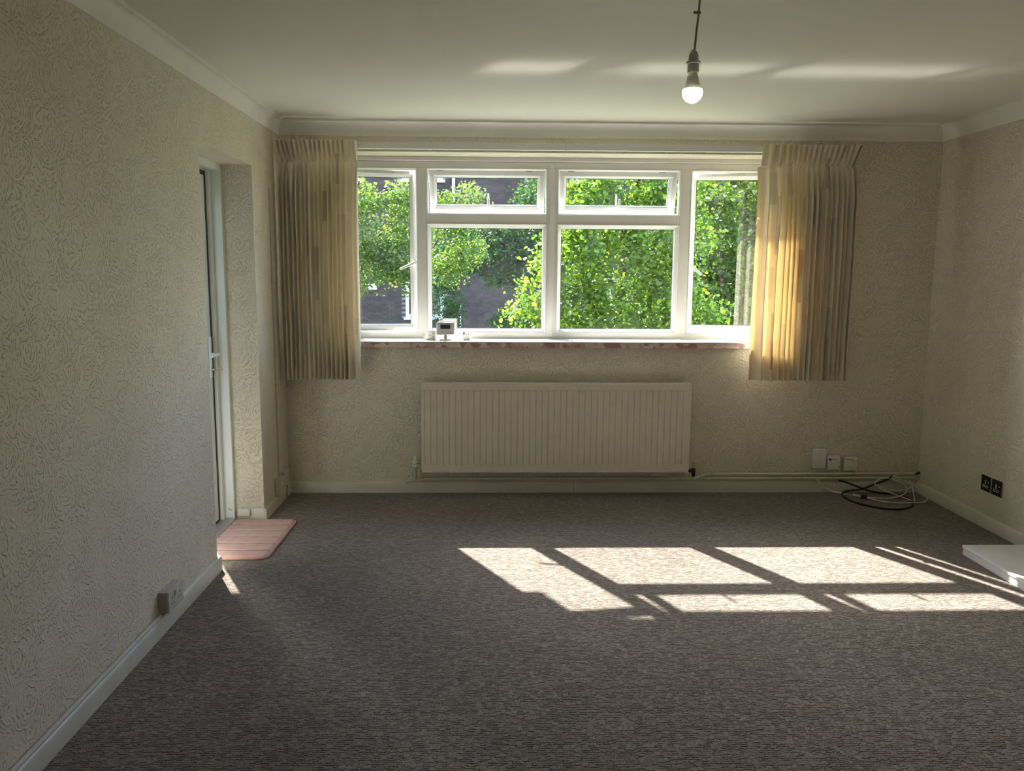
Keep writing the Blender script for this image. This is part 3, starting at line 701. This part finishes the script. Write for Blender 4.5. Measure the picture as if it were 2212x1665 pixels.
put('cable_tie', tube([(2.438, 5.172, .012), (2.475, 5.160, .013)], .014, 10), 'cableb', wc)
put('connector', tube([(2.415, 5.235, .012), (2.432, 5.205, .012), (2.455, 5.172, .012)], .005, 8), 'plastic', wc)
autosmooth(put('loop', tube(spline([(2.178, 5.29, .104), (2.216, 5.285, .068), (2.251, 5.28, .040), (2.30, 5.275, .014), (2.36, 5.25, .01), (2.402, 5.21, .01), (2.445, 5.17, .012)], 6), .003, 7), 'cablew', wc), 60)
put('joint_sleeve', tube([(2.25, 5.28, .040), (2.30, 5.275, .017), (2.352, 5.255, .012)], .0062, 8), 'cablew', wc)
ko = thing('wall_grommet', 'small white cable grommet on the wall above the pipe ends', 'grommet')
autosmooth(put('collar', lathe([(.013, YB-.014), (.016, YB-.004), (.016, YB)], (2.748, 0, .186), 14, axis='y'), 'agedp', ko))
autosmooth(put('lead', tube(spline([(2.748, YB-.008, .186), (2.757, 5.30, .178), (2.757, 5.288, .160), (2.735, 5.286, .135), (2.70, 5.29, .115)], 6), .0032, 7), 'cablew', ko), 60)

# ------------------------------------------------------------------ mat and white hearth board
def bath_mat():
    e = thing('bath_mat', 'pale pink ribbed memory foam mat in front of the recessed door', 'mat')
    x0, x1, y0, y1 = -1.522, -1.145, 4.052, 4.708; nx, ny = 30, 150; bm = NB(); V = []
    cuts = [y0+(y1-y0)*k/6 for k in range(1, 6)]
    rr = .045
    for j in range(ny+1):
        row = []
        for i in range(nx+1):
            x = x0+(x1-x0)*i/nx; y = y0+(y1-y0)*j/ny
            ex = min(x-x0, x1-x); ey = min(y-y0, y1-y)
            if ex < rr and ey < rr:                       # round the corners
                cx = x0+rr if x-x0 < x1-x else x1-rr; cy = y0+rr if y-y0 < y1-y else y1-rr
                d = Vector((x-cx, y-cy)); m = max(abs(d.x), abs(d.y))
                if d.length > 1e-9: d = d*(m/d.length); x, y = cx+d.x, cy+d.y
            ed = min(ex, ey); g = min(abs(y-c) for c in cuts)
            z = .004 + .013*min(1, ed/.014)**.5 - .012*math.exp(-(g/.0075)**2)*(ed > .012) + .001*math.sin(x*60+y*31)*math.sin(y*47)
            row.append(bm.verts.new((x, y, z)))
        V.append(row)
    for j in range(ny):
        for i in range(nx): bm.faces.new((V[j][i], V[j][i+1], V[j+1][i+1], V[j+1][i]))
    put('foam_pad', bm, 'mat', e, smooth=True)
    for c in cuts: put('seam', tube([(x0+.014, c, .0105), (x1-.014, c, .0105)], .0038, 6), 'mats', e)
    pts = []
    for cx, cy, a0 in ((x1-rr, y1-rr, 0), (x0+rr, y1-rr, 90), (x0+rr, y0+rr, 180), (x1-rr, y0+rr, 270)):
        for k in range(6):
            a = math.radians(a0+k*18); pts.append((cx+rr*math.cos(a), cy+rr*math.sin(a), .006))
    put('binding', tube(pts, .0062, 8, closed=True), 'matb', e, smooth=True)
bath_mat()
he = thing('hearth_slab', 'low white painted slab on the carpet against the right wall', 'slab')
put('slab_top', B(2.495, XR-.018, 2.6, 4.104, .036, .052, bev=.003), 'hearth', he)
put('slab_body', B(2.499, XR-.020, 2.604, 4.100, 0, .037, bev=.002), 'hearth', he)

# ------------------------------------------------------------------ outside: canopy and balcony beside the room, lawn, brick block, trees
bc = thing('balcony', 'concrete balcony floor and canopy outside the left door', kind='structure')
put('canopy_slab', B(-2.62, -1.18, 2.6, 6.27, 2.46, 2.80), 'conc', bc)
put('balcony_floor', B(-2.75, -1.66, 2.6, 6.2, -.2, -.04), 'bark', bc)
wg = thing('added_sky_blocker', 'unseen wall added beyond the balcony to hold sky light off the door', kind='structure')
put('sky_blocker_wall', B(-6.3, -5.6, -8, 9.5, -4, 8), 'mortar', wg)  # added out of view, only to cut sky light reaching the door recess
tag(put('ground', B(-40, 45, 5.75, 60, -4.2, -4.0), 'grass'), 'lawn far below the window, hidden by the trees', kind='structure')

def building():
    e = thing('brick_building', 'dark brick apartment block behind the trees', 'building')
    Y = 27.; BX0, BX1, BZ0, BZ1 = -9., 13.05, -4., 8.
    wins = [(-2.79, -1.55, -.07, 1.25), (-2.86, -1.55, 4.33, 5.7), (-5.62, -4.27, 4.36, 5.75), (2.6, 4.0, -.07, 1.25), (2.6, 4.0, 4.33, 5.7), (6.8, 8.2, 1.0, 2.4)]
    put('facade', B(BX0, BX1, Y+.012, Y+.4, BZ0, BZ1), 'mortar', e)
    put('roof', extrude_poly([(BX0-.3, Y-.3, BZ1), (BX0-.3, Y+6, BZ1+2.2), (BX0-.3, Y+6, BZ1)], (BX1-BX0+.6, 0, 0)), 'bark', e)
    for (x0, x1, z0, z1) in wins:
        w = put('window', ring(NB(), x0, x1, z0, z1, [(0, Y-.03), (.09, Y-.03), (.11, Y+.02), (.11, Y+.05), (0, Y+.05)]), 'outw', e)
        put('pane', B(x0+.1, x1-.1, Y+.0, Y+.011, z0+.1, z1-.1), 'outg', w)
        put('window_bar', B((x0+x1)/2-.04, (x0+x1)/2+.04, Y-.02, Y, z0+.1, z1-.1), 'outw', w)
        put('sill', B(x0-.06, x1+.06, Y-.12, Y+.0, z0-.08, z0, bev=.01, seg=1), 'outw', w)
    put('downpipe', tube([(-1.21, Y-.07, 2.9), (-1.21, Y-.07, 7.8)], .05, 10), 'outw', e)
    put('downpipe', tube([(-1.0, Y-.07, -3.9), (-1.0, Y-.07, .35)], .022, 10), 'outw', e)
    put('wall_vent', B(-4.02, -3.72, Y-.08, Y+.01, .82, 1.02, bev=.02, seg=1), 'outw', e)
    # bricks: 225 x 75 mm gauge, each proud of the mortar; the ones seen bare between the trees are single pieces
    bl, bh, d = .215, .065, .022
    bare = [(-4.3, -2.55, 4.05, 4.48), (-4.15, -2.82, -.14, .85), (-.25, .85, 3.35, 4.45), (-.75, .65, -.45, .55)]
    proto = B(-bl/2, bl/2, -d/2, d/2, -bh/2, bh/2); me = bpy.data.meshes.new('brick'); proto.to_mesh(me); proto.free(); me.materials.append(M['brick'])
    cand, rest = [], []
    for r in range(int((BZ1-BZ0)/.075)):
        z = BZ0+.0375+r*.075; off = .1125 if r % 2 else 0
        for c in range(int((BX1-BX0)/.225)-1):
            x = BX0+.1125+off+c*.225
            if any(a-.1 < x < b+.1 and p-.03 < z < q+.03 for a, b, p, q in wins): continue
            hit = [k for k, (a, b, p, q) in enumerate(bare) if a < x < b and p < z < q]
            (cand if hit else rest).append((x, z, hit[0] if hit else -1))
    cand.sort(key=lambda t: (t[2] in (0,), t[2] == 1, rng.random()))
    single = cand[:300]; rest += cand[300:]
    for x, z, _ in single:
        o = bpy.data.objects.new('brick', me); COL.objects.link(o); o.parent = e; o.location = (x, Y+.001, z)
    A = np.array([(x, z) for x, z, _ in rest if -7.5 < x < 12 and -3 < z < 7.2])
    corner = np.array([(-bl/2, 0, -bh/2), (bl/2, 0, -bh/2), (bl/2, 0, bh/2), (-bl/2, 0, bh/2), (-bl/2, d, -bh/2), (bl/2, d, -bh/2), (bl/2, d, bh/2), (-bl/2, d, bh/2)])
    n = len(A); vs = corner[None] + np.stack([A[:, 0], np.full(n, Y-.010), A[:, 1]], 1)[:, None]
    q = np.array([(0, 1, 2, 3), (1, 0, 4, 5), (2, 1, 5, 6), (3, 2, 6, 7), (0, 3, 7, 4)])
    fs = (q[None] + (np.arange(n)*8)[:, None, None]).reshape(-1, 4)
    m2 = bpy.data.meshes.new('brickwork'); m2.from_pydata(vs.reshape(-1, 3).tolist(), [], fs.tolist()); m2.materials.append(M['brick'])
    o = bpy.data.objects.new('brickwork', m2); COL.objects.link(o); o.parent = e; o['kind'] = 'stuff'
building()

def leaves(name, blobs, size, mat, seed, parent, hollow=.35, near=True):
    """blobs: (cx, cy, cz, rx, ry, rz, count). Leaves are folded pointed blades scattered through the outer part of each clump"""
    g = np.random.default_rng(seed); C = []; S = []
    for cx, cy, cz, rx, ry, rz, n in blobs:
        # clumps: twigs ends on the ellipsoid, leaves gathered round them
        k = max(6, n//38); d = g.normal(size=(k, 3)); d /= np.linalg.norm(d, axis=1)[:, None]
        rad = hollow+(1.05-hollow)*g.random(k)**.5
        tw = d*rad[:, None]*np.array([rx, ry, rz])+np.array([cx, cy, cz])
        idx = g.integers(0, k, n); spread = .11*min(rx, ry, rz)+size*.85
        C.append(tw[idx]+g.normal(size=(n, 3))*spread*np.array([1, 1, .8])); S.append(size*(.65+.6*g.random(n)))
    C = np.concatenate(C); S = np.concatenate(S); n = len(C)
    a = g.normal(size=(n, 3))*np.array([1, 1, .55])+np.array([0, 0, -.35]); a /= np.linalg.norm(a, axis=1)[:, None]
    b = np.cross(a, g.normal(size=(n, 3))); b /= np.linalg.norm(b, axis=1)[:, None]
    c = np.cross(a, b)
    shape = [(-.5, 0, 0), (-.22, .34, .07), (.12, .30, .07), (.55, 0, -.03), (.12, -.30, .07), (-.22, -.34, .07)] if near else [(-.5, 0, 0), (0, .36, .06), (.5, 0, 0), (0, -.36, .06)]
    faces = [(0, 1, 2, 3), (0, 3, 4, 5)] if near else [(0, 1, 2), (0, 2, 3)]
    sh = np.array(shape)
    V = C[:, None] + S[:, None, None]*(sh[None, :, 0:1]*a[:, None] + sh[None, :, 1:2]*b[:, None] + sh[None, :, 2:3]*c[:, None])
    k = len(shape); F = (np.array(faces)[None] + (np.arange(n)*k)[:, None, None]).reshape(-1, len(faces[0]))
    me = bpy.data.meshes.new(name); me.vertices.add(n*k); me.vertices.foreach_set('co', V.reshape(-1).astype(np.float32))
    nl = F.shape[1]; me.loops.add(F.size); me.loops.foreach_set('vertex_index', F.reshape(-1).astype(np.int32))
    me.polygons.add(len(F)); me.polygons.foreach_set('loop_start', (np.arange(len(F))*nl).astype(np.int32)); me.update(calc_edges=True); me.validate()
    me.materials.append(M[mat]); o = bpy.data.objects.new(name, me); COL.objects.link(o); o.parent = parent; o['kind'] = 'stuff'
    return o
def trunk(parent, base, top, r, limbs, bend=.25, name='trunk'):
    g = random.Random(str(base)); b, t = Vector(base), Vector(top)
    pts = [b.lerp(t, k/5)+Vector((g.uniform(-bend, bend), g.uniform(-bend, bend), 0))*(0 < k < 5) for k in range(6)]
    tk = autosmooth(put(name, tube(spline(pts, 4), [r*(1-.55*k/20) for k in range(21)], 9), 'bark', parent), 70)
    for (h, end) in limbs:
        s = b.lerp(t, h); e_ = Vector(end); m_ = s.lerp(e_, .5)+Vector((0, 0, .12*(e_-s).length))
        put('branch', tube(spline([s, m_, e_], 5), [r*.45*(1-.8*k/10) for k in range(11)], 6), 'bark', tk, smooth=True)
def tree(name, label, base, top, r, limbs, blobs, size, mat, seed, **k):
    e = thing(name, label, 'tree', 'trees outside the window'); trunk(e, base, top, r, limbs)
    leaves('foliage', blobs, size, mat, seed, e, **k)
tree('birch_tree', 'nearest bright green leafy tree filling the right fixed pane', (1.9, 10.2, -4), (1.75, 10., 2.6), .11,
     [(.55, (.5, 9.6, 1.1)), (.62, (2.4, 9.7, 1.3)), (.7, (.95, 9.6, 1.9)), (.78, (2.2, 9.8, 2.3)), (.8, (1.4, 9.5, 2.2)), (.6, (1.2, 9.3, .9))],
     [(0.62, 9.5, 1.02, 0.42, 0.29, 0.36, 1408), (0.95, 9.5, 1.55, 0.48, 0.33, 0.42, 2159), (1.2, 9.6, 2.12, 0.42, 0.33, 0.42, 2159), (1.6, 9.5, 1.3, 0.7, 0.39, 0.6, 3381), (1.55, 9.7, 2.5, 0.55, 0.33, 0.42, 2159), (2.05, 9.7, 1.9, 0.55, 0.39, 0.55, 3005), (2.2, 9.7, 1.0, 0.6, 0.39, 0.5, 2442), (1.2, 9.5, 0.6, 0.8, 0.39, 0.45, 2442), (2.2, 9.9, 2.7, 0.6, 0.33, 0.4, 1690), (2.4, 9.8, 0.2, 0.9, 0.45, 0.6, 1502), (1.0, 9.6, -0.3, 0.9, 0.45, 0.6, 1408)], .057, 'leaf_birch', 21)
tree('olive_tree', 'shaded leafy tree with a brown trunk seen through the right casement', (3.62, 12.6, -4), (3.6, 12.4, 3.6), .065,
     [(.7, (3.0, 12.3, 2.0)), (.76, (4.3, 12.3, 2.2)), (.82, (3.2, 12.2, 2.9)), (.66, (4.1, 12.1, 1.3))],
     [(3.0, 13.2, 2.5, .55, .4, .5, 2300), (4.1, 12.9, 2.6, .7, .5, .6, 2800), (3.0, 13.0, 1.5, .55, .45, .6, 2600), (4.2, 12.8, 1.5, .7, .5, .7, 3000), (3.4, 13.2, .7, .8, .5, .6, 2900), (4.5, 13, .5, .8, .5, .6, 2000), (3.6, 13.2, 3.2, .8, .5, .5, 1900), (3.55, 13.6, 1.9, .9, .4, 1.1, 2600), (3.2, 11.9, 2.2, .35, .3, .7, 1300), (4.0, 12.0, 1.3, .4, .3, .6, 1300), (3.3, 12.0, .9, .45, .3, .4, 900)], .078, 'leaf_olive', 22)
tree('hawthorn_tree', 'yellow green bushy tree in front of the brick block at far left', (-3.5, 16.8, -4), (-2.6, 16.5, 2.4), .12,
     [(.8, (-2.5, 16.1, 2.4)), (.9, (-1.6, 16.3, 2.3))],
     [(-2.55, 16, 2.78, .34, .35, .38, 1300), (-1.80, 16, 2.72, .36, .35, .34, 1300), (-2.15, 16, 2.05, .62, .5, .40, 2900), (-1.65, 16, 1.72, .5, .45, .42, 2200), (-2.4, 16, 1.5, .6, .45, .42, 2200), (-1.45, 16, 1.25, .28, .3, .28, 600), (-3.1, 16, 2.1, .5, .5, .6, 1800)], .072, 'leaf_haw', 23, near=False)
tree('cherry_tree', 'small rounded yellow green tree seen through the left fanlight', (-1.5, 17.5, -4), (-1.38, 17.3, 2.1), .06,
     [(.9, (-.9, 16.9, 2.3)), (.94, (-.4, 16.9, 2.5)), (.8, (-.8, 16.8, 1.5))],
     [(-.58, 17, 2.78, .46, .4, .42, 1700), (-.95, 17, 2.45, .3, .3, .3, 700), (-.85, 17, 1.55, .38, .4, .36, 1300), (-.45, 17, 1.85, .36, .4, .3, 800)], .072, 'leaf_haw', 24, near=False)
tree('holly_tree', 'dark dense evergreen tree in the middle behind the left fixed pane', (1.75, 20.8, -4), (1.3, 20.6, 3.2), .14,
     [(.7, (.1, 20., 1.9)), (.76, (1.2, 20, 2.0)), (.85, (.9, 20, 3.0))],
     [(1.2, 20, 3.15, .55, .5, .65, 2200), (.35, 20, 2.05, .85, .6, .45, 2900), (1.2, 20, 1.85, .6, .6, .6, 2200), (-.35, 20, 1.95, .7, .5, .5, 2200), (-1.1, 20.2, 1.9, .6, .5, .5, 1800), (.45, 20.3, 1.35, .7, .5, .3, 1300), (.0, 20.4, 2.55, 1.1, .5, .22, 1500), (2.2, 20.5, 2.4, 1., .6, 1.4, 2600)], .085, 'leaf_dark', 25, near=False)
tree('laurel_shrub', 'dim green shrub low against the brick wall behind the thermostat', (-1.2, 22.9, -4), (-1.2, 22.8, .3), .08,
     [(.8, (-1.35, 22.6, .6))],
     [(-1.24, 22.6, .62, .48, .35, .80, 2100), (-1.1, 22.6, -.9, .5, .4, .7, 900)], .085, 'leaf_dark', 26, near=False)
tree('privet_shrub', 'dark low shrub beside the bright tree at the foot of the left fixed pane', (.75, 23.9, -4), (.72, 23.8, -.2), .07,
     [(.8, (.6, 23.6, .1))],
     [(.66, 23.5, .02, .62, .4, .5, 1500), (.8, 23.5, -1.1, .7, .4, .7, 900)], .085, 'leaf_dark', 27, near=False)
